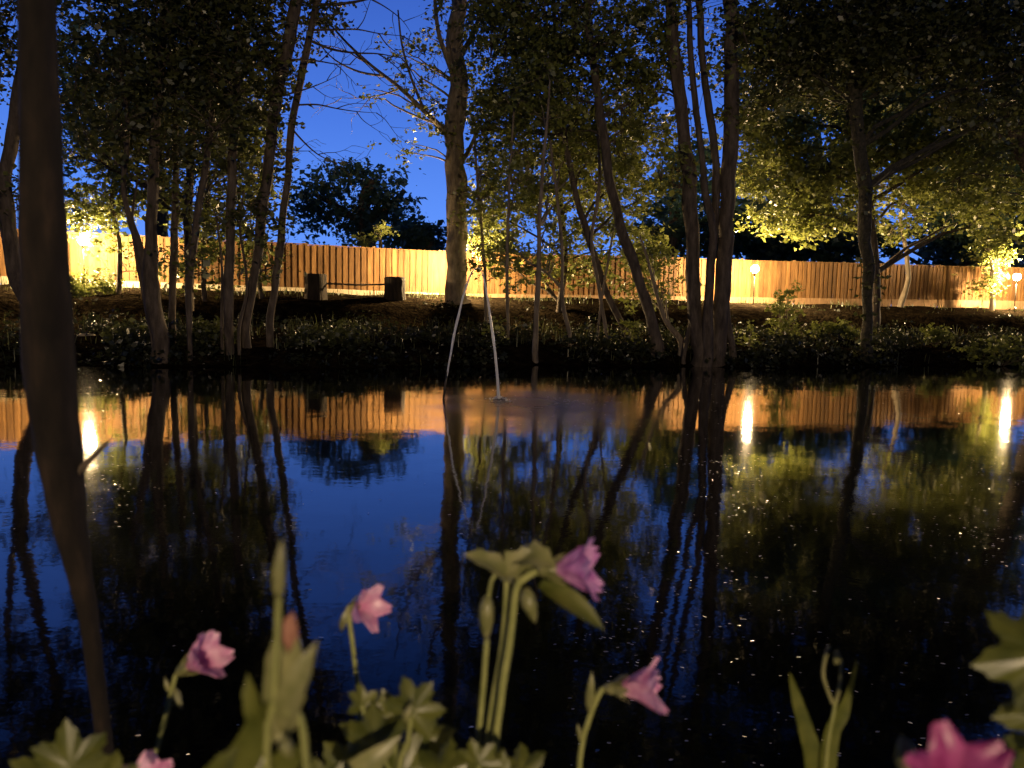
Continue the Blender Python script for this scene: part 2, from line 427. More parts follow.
# left group, far bank
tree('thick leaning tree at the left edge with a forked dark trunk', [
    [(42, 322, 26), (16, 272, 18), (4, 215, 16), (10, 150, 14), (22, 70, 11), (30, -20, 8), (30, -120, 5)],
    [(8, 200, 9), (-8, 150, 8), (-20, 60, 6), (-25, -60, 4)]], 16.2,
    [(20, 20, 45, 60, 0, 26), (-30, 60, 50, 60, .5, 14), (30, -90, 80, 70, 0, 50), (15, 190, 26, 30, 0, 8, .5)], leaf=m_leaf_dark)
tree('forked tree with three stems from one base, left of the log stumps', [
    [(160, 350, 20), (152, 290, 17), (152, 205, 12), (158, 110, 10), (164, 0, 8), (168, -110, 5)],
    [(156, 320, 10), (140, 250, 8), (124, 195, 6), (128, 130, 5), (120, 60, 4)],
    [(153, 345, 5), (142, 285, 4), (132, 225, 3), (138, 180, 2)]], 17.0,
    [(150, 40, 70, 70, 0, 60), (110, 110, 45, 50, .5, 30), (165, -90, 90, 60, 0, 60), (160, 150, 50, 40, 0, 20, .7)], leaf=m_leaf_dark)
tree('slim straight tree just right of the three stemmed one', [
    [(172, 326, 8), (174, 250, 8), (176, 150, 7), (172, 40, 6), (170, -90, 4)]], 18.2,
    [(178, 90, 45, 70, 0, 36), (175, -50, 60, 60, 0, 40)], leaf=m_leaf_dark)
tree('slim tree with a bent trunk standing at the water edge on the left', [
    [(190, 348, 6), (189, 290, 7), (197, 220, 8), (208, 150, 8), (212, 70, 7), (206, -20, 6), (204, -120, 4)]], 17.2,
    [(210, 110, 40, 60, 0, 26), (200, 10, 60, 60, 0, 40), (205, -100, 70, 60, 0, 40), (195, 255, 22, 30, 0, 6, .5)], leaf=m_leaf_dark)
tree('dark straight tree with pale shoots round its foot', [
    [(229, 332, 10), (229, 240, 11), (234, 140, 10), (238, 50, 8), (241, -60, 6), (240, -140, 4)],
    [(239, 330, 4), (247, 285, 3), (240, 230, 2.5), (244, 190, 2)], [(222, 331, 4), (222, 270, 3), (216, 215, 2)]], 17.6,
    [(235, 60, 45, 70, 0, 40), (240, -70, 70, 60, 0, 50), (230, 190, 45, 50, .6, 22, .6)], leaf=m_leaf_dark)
tree('tall dark tree leaning right beside the blue sky gap', [
    [(246, 326, 10), (256, 260, 11), (267, 180, 12), (279, 90, 13), (294, 10, 13), (306, -90, 9), (310, -160, 5)]], 18.0,
    [(255, 40, 40, 80, 0, 40), (285, -70, 70, 60, 0, 60), (268, 215, 26, 60, .3, 16, .6)], leaf=m_leaf_dark,
    extra=twigs(290, 60, -12, 60, 2.4) + twigs(284, 95, 20, 60, 2) + twigs(275, 150, -10, 45, 1.6))
tree('thin dark tree nearest the sky gap, crossing its neighbour', [
    [(270, 326, 8), (277, 270, 9), (287, 190, 8), (295, 110, 8), (309, 40, 8), (322, -40, 6), (326, -120, 4)]], 18.4,
    [(318, 5, 22, 26, 0, 9, .7), (320, -90, 60, 55, 0, 40)], leaf=m_leaf_dark,
    extra=twigs(309, 40, -15, 95, 3) + twigs(297, 105, 0, 80, 2) + twigs(315, 5, 10, 110, 3.4) + twigs(293, 130, -35, 70, 2) + twigs(312, 30, 10, 90, 2.4))
# lit young trees by the left lamp
tree('leafy young tree lit from behind near the left lamp', [[(118, 300, 5), (120, 250, 4), (112, 200, 4), (118, 150, 3)]], 25.5,
    [(110, 205, 34, 28, 0, 26), (85, 215, 30, 18, 0, 16), (140, 170, 40, 40, 0, 30), (120, 265, 26, 24, .3, 10, .5)], leaf=m_leaf, size=.15)
tree('leafy young tree lit yellow between the slim left trunks', [[(205, 305, 5), (203, 250, 4), (208, 190, 4), (202, 140, 3)]], 25.5,
    [(200, 205, 40, 30, 0, 26), (190, 270, 26, 26, 0, 14, .7), (235, 230, 30, 40, 0, 22), (215, 150, 45, 40, 0, 30)], leaf=m_leaf, size=.15)
tree('leafy young tree lit yellow right behind the leaning dark trunks', [[(262, 300, 5), (256, 250, 4), (262, 190, 4), (255, 130, 3)]], 26.5,
    [(250, 170, 30, 50, 0, 28), (255, 260, 22, 30, 0, 12, .6), (240, 110, 30, 40, 0, 18)], leaf=m_leaf, size=.15)

# centre tree
tree('tall pale barked tree in the middle with sparse leaves', [
    [(460, 306, 26), (459, 290, 21), (457, 220, 20), (455, 150, 19), (457, 70, 18), (459, -10, 16), (460, -120, 9), (462, -170, 5)]], 28.0,
    [(415, 60, 22, 50, -1, 10, .5), (430, 120, 26, 26, -1, 8, .6), (372, 96, 8, 8, -1, 2, .6), (452, 20, 30, 50, -.5, 16, .6),
     (410, 150, 16, 10, -1, 4, .5), (495, 20, 40, 60, 0, 30), (485, 105, 26, 40, .5, 14, .8), (440, -110, 90, 60, 0, 70), (443, 65, 22, 50, -.6, 9, .5), (388, 60, 14, 30, -1, 4, .5)],
    bark=m_bark_pale, leaf=m_leaf, size=.14, clump=.42,
    extra=[[(455, 145, 8), (442, 128, 6, -.6), (425, 112, 5, -1), (400, 88, 4, -1.2), (372, 66, 3, -1.4), (348, 44, 2.4, -1.4), (330, 24, 1.6, -1.4)],
           [(456, 80, 7), (446, 55, 5, -.5), (438, 30, 4, -.7), (434, -10, 3, -.8)],
           [(425, 112, 3, -1), (412, 80, 2.4, -1.2), (402, 45, 2, -1.2), (398, 10, 1.4, -1.2)],
           [(385, 76, 2.6, -1.3), (360, 72, 2, -1.4), (335, 60, 1.4, -1.5), (316, 40, 1, -1.5)],
           [(458, 60, 6), (475, 30, 5, .3), (488, -10, 4, .6)], [(457, 170, 5), (470, 148, 4), (482, 120, 3)]]
    + twigs(400, 88, 200, 60, 2) + twigs(372, 66, 165, 60, 1.8))
# saplings, lit, centre
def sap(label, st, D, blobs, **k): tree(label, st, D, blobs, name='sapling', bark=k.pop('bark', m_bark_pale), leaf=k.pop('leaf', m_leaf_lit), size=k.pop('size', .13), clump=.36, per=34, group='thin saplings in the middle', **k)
sap('wispy sapling right beside the pale middle trunk', [[(486, 300, 4), (483, 250, 3), (478, 190, 3), (474, 130, 2)]], 26.0,
    [(485, 190, 26, 50, 0, 34), (490, 255, 24, 26, 0, 18, .8), (500, 120, 30, 30, 0, 20)])
sap('straight thin sapling second from the pale trunk', [[(508, 330, 4), (507, 270, 4), (509, 190, 3), (514, 110, 3)]], 21.5,
    [(515, 180, 26, 60, 1, 30), (512, 262, 22, 30, 1, 14, .8), (520, 100, 36, 30, 1, 24)])
sap('pale sapling rising straight from the water edge', [[(535, 352, 6), (537, 290, 5), (540, 210, 4), (546, 130, 3), (550, 80, 1.5)]], 19.7,
    [(550, 190, 24, 50, 3, 24), (545, 90, 34, 40, 1, 26), (540, 260, 22, 22, 3, 8, .7)])
sap('curved sapling with a crooked low branch', [[(570, 336, 5), (562, 300, 5), (562, 250, 4), (556, 190, 4), (550, 140, 3)], [(563, 290, 4), (545, 272, 3), (528, 262, 2), (520, 252, 2)]], 21.0,
    [(575, 160, 28, 50, 2, 26), (570, 245, 26, 24, 2, 14, .8), (535, 262, 20, 14, 1, 6, .7)])
sap('leaning sapling with two stems left of the many stemmed tree', [[(606, 336, 5), (600, 290, 5), (592, 240, 4), (600, 180, 4), (596, 110, 3)], [(598, 330, 3), (604, 285, 3), (612, 240, 2)]], 21.5,
    [(610, 160, 30, 45, 2, 26), (600, 230, 30, 20, 2, 14, .8), (625, 220, 26, 22, 2, 14)])
sap('short sapling with bowed stem at the foot of the many stemmed tree', [[(680, 340, 8), (664, 318, 5), (655, 290, 4), (648, 262, 3), (640, 235, 2)]], 20.7,
    [(648, 258, 26, 20, 2, 20), (660, 285, 20, 20, 1.5, 10, .7), (636, 290, 22, 20, 2, 10, .7)])
tree('dark tree leaning left over the fence with a slanting trunk', [
    [(656, 338, 15), (644, 300, 12), (628, 250, 12), (612, 190, 11), (602, 120, 10), (590, 40, 9), (584, -40, 7), (584, -120, 4)]], 20.5,
    [(600, 40, 70, 60, 0, 70), (560, 90, 50, 40, 1, 36), (640, 120, 40, 60, 1, 34), (590, -80, 110, 60, 0, 160), (540, 10, 60, 50, 1, 90)], leaf=m_leaf, size=.13)
tree('second leaning tree with a thinner curved trunk', [
    [(624, 330, 8), (606, 290, 8), (590, 240, 8), (575, 190, 7), (562, 120, 6), (556, 40, 5), (552, -60, 4)]], 22.0,
    [(520, 40, 50, 60, 0, 50), (500, 110, 30, 30, 1, 16), (570, 130, 50, 40, 2, 30), (520, -70, 80, 60, 0, 70), (610, 190, 40, 30, 2, 16, .7)], leaf=m_leaf, size=.13)
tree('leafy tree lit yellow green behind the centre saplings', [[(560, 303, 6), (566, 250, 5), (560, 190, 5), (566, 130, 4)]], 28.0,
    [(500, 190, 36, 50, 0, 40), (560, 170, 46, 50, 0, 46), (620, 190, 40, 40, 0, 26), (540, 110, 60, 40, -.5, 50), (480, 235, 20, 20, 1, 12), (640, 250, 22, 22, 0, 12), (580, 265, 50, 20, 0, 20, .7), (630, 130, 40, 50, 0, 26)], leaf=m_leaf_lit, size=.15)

# many stemmed
tree('big many stemmed tree rising from one broad base at the water edge', [
    [(701, 352, 20), (695, 305, 16), (692, 250, 16), (690, 190, 16), (680, 100, 15), (670, 10, 13), (663, -90, 9)],
    [(717, 352, 22), (723, 290, 18), (727, 200, 17), (732, 90, 16), (728, -20, 14), (722, -120, 8)],
    [(708, 345, 14, -.2), (710, 285, 10, -.2), (712, 225, 9, -.3), (705, 190, 8, -.3), (700, 140, 7, -.3), (692, 70, 7, -.3), (688, 0, 6, -.2)],
    [(711, 265, 9, -.1), (716, 200, 9), (713, 140, 9), (704, 70, 8), (699, 0, 7), (696, -90, 5)],
    [(684, 352, 6), (692, 320, 6), (698, 290, 6)], [(733, 352, 8), (728, 325, 8), (726, 290, 8)]], 20.3,
    [(690, 0, 60, 40, 0, 30, .8), (700, -90, 110, 60, 0, 90), (655, 55, 26, 60, .6, 20, .8), (745, 60, 26, 60, 0, 26), (690, 100, 30, 60, 1, 10, .6), (668, 165, 20, 40, .5, 12, .8)], leaf=m_leaf, size=.13)
# right
tree('dark ivy clad tree standing alone right of the middle', [
    [(866, 352, 13), (868, 300, 11), (867, 255, 14), (863, 190, 15), (857, 120, 15), (852, 60, 18), (848, -30, 14), (846, -130, 8)]], 21.8,
    [(850, 30, 80, 60, 0, 90), (790, 50, 60, 60, 0, 70), (920, 20, 70, 60, 0, 80), (850, -90, 150, 60, 0, 140), (990, 60, 60, 70, 0, 70)], bark=m_ivybark, leaf=m_leaf_dark, size=.13, ivy=.9)
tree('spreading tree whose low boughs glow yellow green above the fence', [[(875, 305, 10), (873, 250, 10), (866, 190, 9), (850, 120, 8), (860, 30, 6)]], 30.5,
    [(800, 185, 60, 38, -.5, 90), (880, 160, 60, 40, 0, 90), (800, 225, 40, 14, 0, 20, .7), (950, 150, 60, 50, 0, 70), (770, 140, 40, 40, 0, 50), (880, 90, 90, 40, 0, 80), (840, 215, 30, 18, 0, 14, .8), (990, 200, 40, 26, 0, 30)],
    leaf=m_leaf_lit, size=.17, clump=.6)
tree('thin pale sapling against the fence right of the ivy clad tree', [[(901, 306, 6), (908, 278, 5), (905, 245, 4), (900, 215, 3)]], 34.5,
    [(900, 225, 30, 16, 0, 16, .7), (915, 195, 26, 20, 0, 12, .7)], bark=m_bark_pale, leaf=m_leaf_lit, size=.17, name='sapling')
tree('dark tree at the right edge with boughs hanging over the lamp', [[(1050, 330, 26), (1046, 250, 22), (1030, 170, 18), (1005, 90, 14), (990, 0, 10), (985, -80, 6)]], 27.0,
    [(1000, 130, 50, 50, 0, 60), (940, 60, 70, 50, 0, 60), (1000, 20, 60, 50, 0, 60), (970, 195, 40, 20, 0, 20, .8), (1010, 235, 26, 14, 0, 8), (940, -60, 120, 50, 0, 90), (1050, -60, 60, 80, 0, 60), (1050, 60, 40, 60, 0, 40)], leaf=m_leaf, size=.15)
tree('lit small tree beside the lamp at the right edge', [[(992, 306, 5), (993, 280, 4), (990, 250, 3)]], 37.2,
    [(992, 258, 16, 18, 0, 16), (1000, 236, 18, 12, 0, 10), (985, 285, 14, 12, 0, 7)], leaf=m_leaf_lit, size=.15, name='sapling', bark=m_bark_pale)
# beyond the fence
tree('round dark oak beyond the fence against the blue sky', [[(368, 262, 16), (366, 235, 14), (362, 205, 12), (372, 180, 9)], [(364, 225, 8), (335, 205, 6), (315, 195, 4)], [(366, 225, 8), (392, 205, 6), (405, 190, 4)]], 58.0,
    [(325, 195, 30, 20, 0, 22), (350, 178, 24, 15, 0, 18), (388, 190, 22, 20, 0, 18), (402, 218, 20, 20, 0, 16), (350, 225, 56, 18, 0, 34), (306, 215, 18, 24, 0, 12), (370, 205, 24, 18, 0, 14)],
    leaf=m_leaf_oak, size=.36, clump=1.15, per=44, group='trees beyond the fence', ground=True, fine=True)
tree('low dark tree beyond the fence left of the pale trunk', [[(430, 270, 10), (430, 250, 8), (432, 235, 6)]], 52.0,
    [(430, 238, 26, 14, 0, 30), (410, 240, 20, 12, 0, 18)], leaf=m_leaf_oak, size=.36, clump=.9, per=40, group='trees beyond the fence', fine=False)
tree('low dark tree beyond the fence behind the wispy saplings', [[(490, 275, 10), (490, 260, 8), (488, 245, 6)]], 50.0,
    [(490, 245, 26, 14, 0, 30)], leaf=m_leaf_oak, size=.36, clump=.9, per=40, group='trees beyond the fence', fine=False)
tree('dark tree beyond the fence behind the many stemmed tree', [[(672, 285, 14), (670, 250, 12), (675, 200, 9), (670, 150, 6)]], 52.0,
    [(668, 215, 28, 34, 0, 44), (690, 170, 30, 30, 0, 30), (745, 225, 40, 26, 0, 50)], leaf=m_leaf_oak, size=.36, clump=1.0, per=45, group='trees beyond the fence', fine=False)
tree('tall dark tree beyond the fence right of the ivy clad tree', [[(960, 290, 18), (960, 240, 16), (955, 170, 12), (960, 100, 8)]], 54.0,
    [(960, 190, 46, 60, 0, 110), (1010, 150, 60, 90, 0, 130), (870, 110, 60, 60, 0, 90), (900, 60, 90, 60, 0, 120), (790, 90, 60, 60, 0, 80), (980, 250, 50, 14, 0, 30), (800, 250, 60, 16, 0, 60), (780, 200, 60, 40, 0, 60), (960, 235, 40, 30, 0, 40), (850, 235, 50, 26, 0, 30), (700, 235, 40, 24, 0, 26)], leaf=m_leaf_oak, size=.42, clump=1.2, per=55, group='trees beyond the fence', fine=False)
tree('wide dark tree beyond the fence behind the slim left trunks', [[(160, 265, 18), (160, 230, 16), (155, 160, 12), (160, 90, 8)]], 50.0,
    [(160, 130, 60, 60, 0, 60, .8), (100, 80, 60, 60, 0, 50, .8), (240, 90, 40, 60, 0, 26, .7), (60, 150, 50, 50, 0, 22, .7)], leaf=m_leaf_oak, size=.4, clump=1.1, per=40, group='trees beyond the fence', fine=False)
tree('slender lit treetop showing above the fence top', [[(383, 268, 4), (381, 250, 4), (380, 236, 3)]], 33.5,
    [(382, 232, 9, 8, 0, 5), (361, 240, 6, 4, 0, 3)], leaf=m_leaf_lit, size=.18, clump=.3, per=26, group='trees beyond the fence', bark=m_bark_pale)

# ------------------------------------------------------------------ bank plants
def shrub(label, px, py, D, rpx, hpx, leaf, size=.11, n=26, per=40):
    c = P(px, py, D); g = G(c.x, c.y); r = rpx * D / FPX; h = hpx * D / FPX
    root = empty('shrub', (c.x, c.y, g)); tag(root, label, 'shrub', 'low shrubs on the far bank')
    mb = MB(); cs = []
    for i in range(n):
        a = random.uniform(0, 6.28); rr = r * math.sqrt(random.random()); z = g + h * random.uniform(.15, 1) * (1 - .5 * (rr / r) ** 2)
        k = Vector((c.x + rr * math.cos(a), c.y + rr * math.sin(a), z)); cs.append(k)
        mb.tube(limb_pts((c.x + .2 * rr * math.cos(a), c.y + .2 * rr * math.sin(a), g - .05), k, n=3), [.012, .01, .007, .003], 4, False)
    mb.build('stems', m_bark_pale, root)
    vv, ff = leaves_np(cs, [.2] * n, [per] * n, size); mesh_obj('foliage', vv, ff, leaf, root, False)
tree('tall leafy tree behind the slim left trunks reaching the top of the photo', [[(190, 300, 8), (188, 220, 8), (192, 120, 7), (190, 20, 6), (192, -80, 4)]], 24.5,
    [(110, 60, 60, 80, 0, 60), (200, 40, 60, 80, 0, 70), (70, -60, 80, 60, 0, 50), (200, -80, 90, 60, 0, 80), (250, 130, 30, 60, 0, 30), (90, 140, 40, 40, 0, 26)], leaf=m_leaf, size=.15)
random.seed(5)
shrub('rounded shrub lit from behind below the left lamp', 90, 285, 25.2, 22, 26, m_leaf, n=40)
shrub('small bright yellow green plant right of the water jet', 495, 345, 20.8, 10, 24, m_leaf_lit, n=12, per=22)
shrub('upright lit plant in front of the third lamp', 785, 340, 24.0, 16, 60, m_leaf_lit, n=30, per=30)
shrub('two pronged lit plant right of the broad tree base', 748, 345, 22.0, 12, 26, m_leaf_lit, n=10, per=16)
shrub('low mounded shrub on the right bank behind the ivy clad tree', 835, 325, 26.0, 24, 20, m_leaf, n=30)
shrub('rounded grassy clump at the right edge near the water', 1000, 345, 23.0, 34, 26, m_leaf, n=46)
shrub('small pale shrub in the dark right of the ivy clad tree', 935, 335, 25.0, 12, 22, m_leaf, n=14)
shrub('leafy shrub under the slim left trunks', 215, 335, 18.2, 26, 24, m_leaf_dark, n=30)
shrub('dark shrub at the water edge below the log stumps', 330, 335, 19.0, 40, 16, m_leaf_dark, n=40)
shrub('pale leafy plant at the foot of the leaning trees', 625, 335, 21.5, 20, 24, m_leaf, n=18, per=20)
shrub('small shrub behind the three stemmed tree', 128, 340, 18.5, 20, 18, m_leaf_dark, n=20)

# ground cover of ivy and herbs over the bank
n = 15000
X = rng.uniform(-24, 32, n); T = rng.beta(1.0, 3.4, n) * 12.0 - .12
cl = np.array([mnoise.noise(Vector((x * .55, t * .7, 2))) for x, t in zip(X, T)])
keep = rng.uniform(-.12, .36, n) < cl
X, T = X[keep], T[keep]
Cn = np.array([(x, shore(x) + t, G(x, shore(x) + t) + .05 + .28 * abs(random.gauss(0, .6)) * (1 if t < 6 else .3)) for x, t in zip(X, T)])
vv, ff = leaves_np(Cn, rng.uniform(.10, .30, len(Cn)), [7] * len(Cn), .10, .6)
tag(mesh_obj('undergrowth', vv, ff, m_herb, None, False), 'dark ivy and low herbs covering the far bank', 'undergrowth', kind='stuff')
# grass tufts along the fence foot and the crest
bl = []; fl = []
for i in range(6000):
    if random.random() < .45: x = random.uniform(-20, 32); y = fence_y(x) - 1.2 - abs(random.gauss(0, .9)); h = random.uniform(.08, .28)
    else: x = random.uniform(-20, 30); y = shore(x) + random.uniform(0, 7); h = random.uniform(.12, .5)
    if mnoise.noise(Vector((x * .7, y * .7, 8))) < -.05: continue
    z = G(x, y); a = random.uniform(0, 6.28); w = .012; l = random.uniform(0, .5) * h
    dx, dy = math.cos(a), math.sin(a); b = len(bl)
    bl += [(x - dy * w, y + dx * w, z - .02), (x + dy * w, y - dx * w, z - .02), (x + dx * l * .5 + dy * w * .7, y + dy * l * .5 - dx * w * .7, z + h * .6), (x + dx * l * .5 - dy * w * .7, y + dy * l * .5 + dx * w * .7, z + h * .6), (x + dx * l * 1.3, y + dy * l * 1.3, z + h)]
    fl += [(b, b + 1, b + 2, b + 3), (b + 3, b + 2, b + 4, b + 4)]
fl = [f if f[2] != f[3] else f[:3] for f in fl]
tag(mesh_obj('grass', bl, fl, m_leaf_dark, None, False), 'thin grass along the fence foot and bank edge', 'grass', kind='stuff')

# ------------------------------------------------------------------ stumps and rail, stones
def stump(label, px, ytop, D, wpx, hpx):
    t = P(px, ytop, D); r = wpx * .5 * D / FPX; g = G(t.x, t.y)
    root = empty('log_stump', (t.x, t.y, g)); tag(root, label, 'log stump', 'upright sawn logs on the bank')
    mb = MB(); z0 = g - .05; z1 = t.z
    nn = 28; vs = []; fs = []
    for j, fz in enumerate((0, .15, .4, .65, .85, .965, 1.0)):
        for k in range(nn):
            a = 2 * math.pi * k / nn
            rr = r * (1.1 - .1 * min(1, fz * 3)) * (1 + .035 * math.sin(k * 3.1) + .03 * math.sin(k * 5 + 1)) * (.90 if j == 6 else 1)
            vs.append((t.x + rr * math.cos(a), t.y + rr * math.sin(a), z0 + (z1 - z0) * fz))
    for j in range(6):
        for k in range(nn): fs.append((j * nn + k, j * nn + (k + 1) % nn, (j + 1) * nn + (k + 1) % nn, (j + 1) * nn + k))
    mb.add(vs, fs); mb.build('bark', m_stump, root)
    mb = MB(); vs = [(v[0] * 1, v[1], z1 + .003) for v in vs[-nn:]]; mb.add(vs, [tuple(range(nn))]); mb.build('sawn_top', m_cut, root, False)
    return t, r
s1 = stump('upright dark log left of the pair in front of the fence', 316, 274, 27.0, 21, 31)
s2 = stump('upright dark log nearer the pale middle trunk', 395, 277, 27.5, 20, 29)
mb = MB(); a = s1[0] + Vector((s1[1] * .97, 0, -.32)); b = s2[0] + Vector((-s2[1] * .97, 0, -.27))
mb.tube([a, (a + b) / 2 + Vector((0, 0, -.03)), b], [.03, .03, .03], 8)
o = mb.build('wooden_rail', m_bark); tag(o, 'thin dark pole joining the two upright logs', 'rail')
random.seed(3)
for i, (px, py, D, r, lb) in enumerate([(330, 308, 21.2, .22, 'flat pale stone on the bank below the two upright logs'), (352, 309, 21.4, .28, 'longer pale stone beside the flat one under the rail'),
        (134, 312, 19.5, .18, 'pale stone on the bank left of the three stemmed tree'), (86, 313, 19.6, .16, 'small pale stone on the left bank under the first lamp'), (119, 318, 19.0, .14, 'smallest pale stone left of the three stemmed tree')]):
    c = P(px, py, D); c.z = G(c.x, c.y) + r * .1
    vs, fs = ico((0, 0, 0), 1, 3)
    vs = [Vector((v.x * r * 1.5, v.y * r, v.z * r * .4)) * (1 + .3 * mnoise.noise(v * 1.4 + Vector((i * 3, 0, 0)))) + c for v in vs]
    o = mesh_obj('stone', vs, fs, m_gravel); tag(o, lb, 'stone', 'stones on the far bank')

# ------------------------------------------------------------------ fountain jet
DJ = 11.9
def build_jet():
    base = P(444, 402, DJ); base.z = 0
    root = empty('fountain', base); tag(root, 'thin fountain pipe with an arching jet of water falling back into the pond', 'fountain')
    pts = [P(x, y, DJ) for x, y in ((442, 404), (445, 386), (447, 372))]; pts[0].z = -.2
    mb = MB(); mb.tube(pts, [.018, .016, .013], 8); mb.build('pipe', m_black, root)
    mb = MB()
    # ballistic arc measured from pipe mouth to splash
    arc = [(447, 376), (450, 358), (455, 330), (461, 305), (467, 284), (472, 272), (477, 268), (482, 272), (486, 290), (490, 315), (494, 345), (497, 372), (499, 397)]
    pts = [P(x, y, DJ + .0) for x, y in arc]; w = [1.6, 2, 2.6, 2.4, 1.9, 1.1, .9, 1.1, 1.9, 2.6, 2.8, 3.0, 3.4]
    pts[-1].z = .0
    sp, sr = spline(pts, [q * .5 * DJ / FPX for q in w], 6)
    mb.tube(sp, sr, 8, wob=.35); mb.build('water_jet', m_jet, root)
    # splash ring: little crown and ripples
    c = pts[-1]; mb = MB(); pts_fall = sp[len(sp) * 2 // 3:]
    for k in range(46):
        a = random.uniform(0, 6.28); r = abs(random.gauss(0, .13)); s = random.uniform(.006, .016)
        vs, fs = ico((c.x + r * math.cos(a), c.y + r * math.sin(a), max(.004, .07 * random.random() * (1 - r * 3))), s, 1); mb.add(vs, fs)
    vs = []; fs = []; rings = 8; seg = 36
    for j in range(rings):
        rr = .03 + j * .045
        for k in range(seg):
            a = 2 * math.pi * k / seg; vs.append((c.x + rr * math.cos(a) * 1.2, c.y + rr * math.sin(a), .002 + (.012 + .010 * math.cos(j * 1.9)) * math.exp(-j * .35) * (1 - j / 7)))
    for j in range(rings - 1):
        for k in range(seg): fs.append((j * seg + k, j * seg + (k + 1) % seg, (j + 1) * seg + (k + 1) % seg, (j + 1) * seg + k))
    for k in range(170):    # foam flecks drifting off to the right
        fx = c.x + abs(random.gauss(0, .75)) - .12; fy = c.y + random.gauss(0, .22); s = random.uniform(.006, .02); b = len(mb.v); kk = random.choice((5, 6, 7)); a0 = random.random()
        mb.add([(fx + s * 1.8 * random.uniform(.6, 1.2) * math.cos(a0 + 6.283 * j / kk), fy + s * random.uniform(.6, 1.2) * math.sin(a0 + 6.283 * j / kk), .006) for j in range(kk)], [tuple(range(kk))])
    for k in range(70):
        q = random.choice(pts_fall); s = random.uniform(.003, .008)
        vs2, fs2 = ico((q.x + random.gauss(0, .035), q.y + random.gauss(0, .035), max(.01, q.z + random.gauss(0, .05))), s, 1); mb.add(vs2, fs2)
    mb.build('splash', m_jet, root); mb = MB(); mb.add(vs, fs); mb.build('ripple_rings', m_water, root)
build_jet()

# ------------------------------------------------------------------ floating petals and specks
vs = []; fs = []
random.seed(21)
def speck(x, y, s, tilt):
    a = random.uniform(0, 6.28); b = len(vs); k = random.choice((5, 6, 7)); ta = random.uniform(0, 6.28)
    for j in range(k):
        an = a + 2 * math.pi * j / k; rr = s * random.uniform(.6, 1.2)
        dx, dy = rr * math.cos(an) * 1.5, rr * math.sin(an)
        vs.append((x + dx, y + dy, .004 + s * .3 + tilt * (dx * math.cos(ta) + dy * math.sin(ta))))
    fs.append(tuple(range(b, b + k)))
for i in range(3600):
    y = 2.0 + 15.5 * random.random() ** 1.3; x = random.uniform(-.72, .74) * y + random.gauss(0, .1)
    nz_ = mnoise.noise(Vector((x * .5, y * .35, 4)))
    if random.random() > (.12 + 1.6 * max(0, nz_)) * (.5 if x < -.05 * y else 1): continue
    speck(x, y, random.uniform(.0022, .006) * (1 + y * .10), random.uniform(0, .22))
# drifts of specks that gathered on the right and the left of the pond
for (px, py, sx, sy, n_) in ((760, 485, 40, 26, 190), (755, 400, 26, 16, 90), (1000, 540, 46, 16, 110), (985, 455, 30, 22, 90), (90, 400, 22, 18, 120), (95, 490, 34, 30, 110), (630, 640, 30, 12, 40), (690, 465, 40, 4, 30), (630, 462, 40, 5, 16), (690, 560, 70, 60, 60)):
    for i in range(n_):
        q = (random.gauss(px, sx), random.gauss(py, sy))
        dn = (q[1] - (308 + .02 * (q[0] - 512))) / FPX
        if dn < .085: continue
        y = CAMZ / dn; x = (q[0] - 512) / FPX * y
        speck(x, y, random.uniform(.002, .005) * (1 + y * .10), random.uniform(0, .3))
tag(mesh_obj('floating_petals', vs, fs, m_petal_float, None, False), 'tiny pale petals and seeds scattered on the water', 'petals', kind='stuff')

# ------------------------------------------------------------------ near bank: trunk, flowers, leaves
def near_trunk():
    D = .78
    pl = [(112, 800, 17), (105, 745, 16), (98, 690, 17), (89, 620, 19), (79, 570, 24), (69, 520, 33), (60, 460, 41), (53, 400, 45), (48, 340, 46), (44, 240, 43), (41, 140, 37), (38, 40, 33), (36, -60, 31), (34, -200, 28)]
    pts = [P(x, y, D) for x, y, w in pl]; rad = [w * .5 * D / FPX for x, y, w in pl]
    b = Vector((pts[0].x + .01, D, G(pts[0].x, D) - .04)); pts.insert(0, b); rad.insert(0, .009)
    sp, sr = spline(pts, rad, 5)
    root = empty('near_tree', (b.x, b.y, b.z + .04)); tag(root, 'blurred dark trunk rising close to the camera at the left', 'tree')
    mb = MB(); mb.tube(sp, sr, 16, wob=.12); mb.build('trunk', m_black_bark, root)
    mb = MB(); st = [P(72, 478, D), P(86, 464, D), P(98, 452, D), P(110, 440, D)]; mb.tube(st, [.006, .0035, .0025, .001], 8)
    mb.build('branch_stub', m_bark, root)
near_trunk()

m_stem = ramp_mat('flower_stem', [(.17, .19, .055), (.30, .31, .11)], (60, 60, 60), .6, .1, 3)
m_calyx = leaf_mat('calyx', (.19, .20, .07), (.32, .31, .14), .3, .05, 90)
m_fleaf = leaf_mat('herb_leaf', (.07, .085, .014), (.14, .15, .03), .35, .05, 60)
def petal_mat(name, ca, cb):
    return leaf_mat(name, ca, cb, .4, .04, 120)
m_pet = petal_mat('petal_pink', (.66, .24, .46), (.90, .55, .72))
m_pet2 = petal_mat('petal_mauve', (.50, .17, .48), (.80, .44, .74))
m_pet3 = petal_mat('petal_magenta', (.32, .04, .18), (.50, .10, .30))

def frame(d):
    d = Vector(d).normalized(); a = Vector((0, 0, 1)) if abs(d.z) < .9 else Vector((1, 0, 0))
    x = a.cross(d).normalized(); return d, x, d.cross(x)

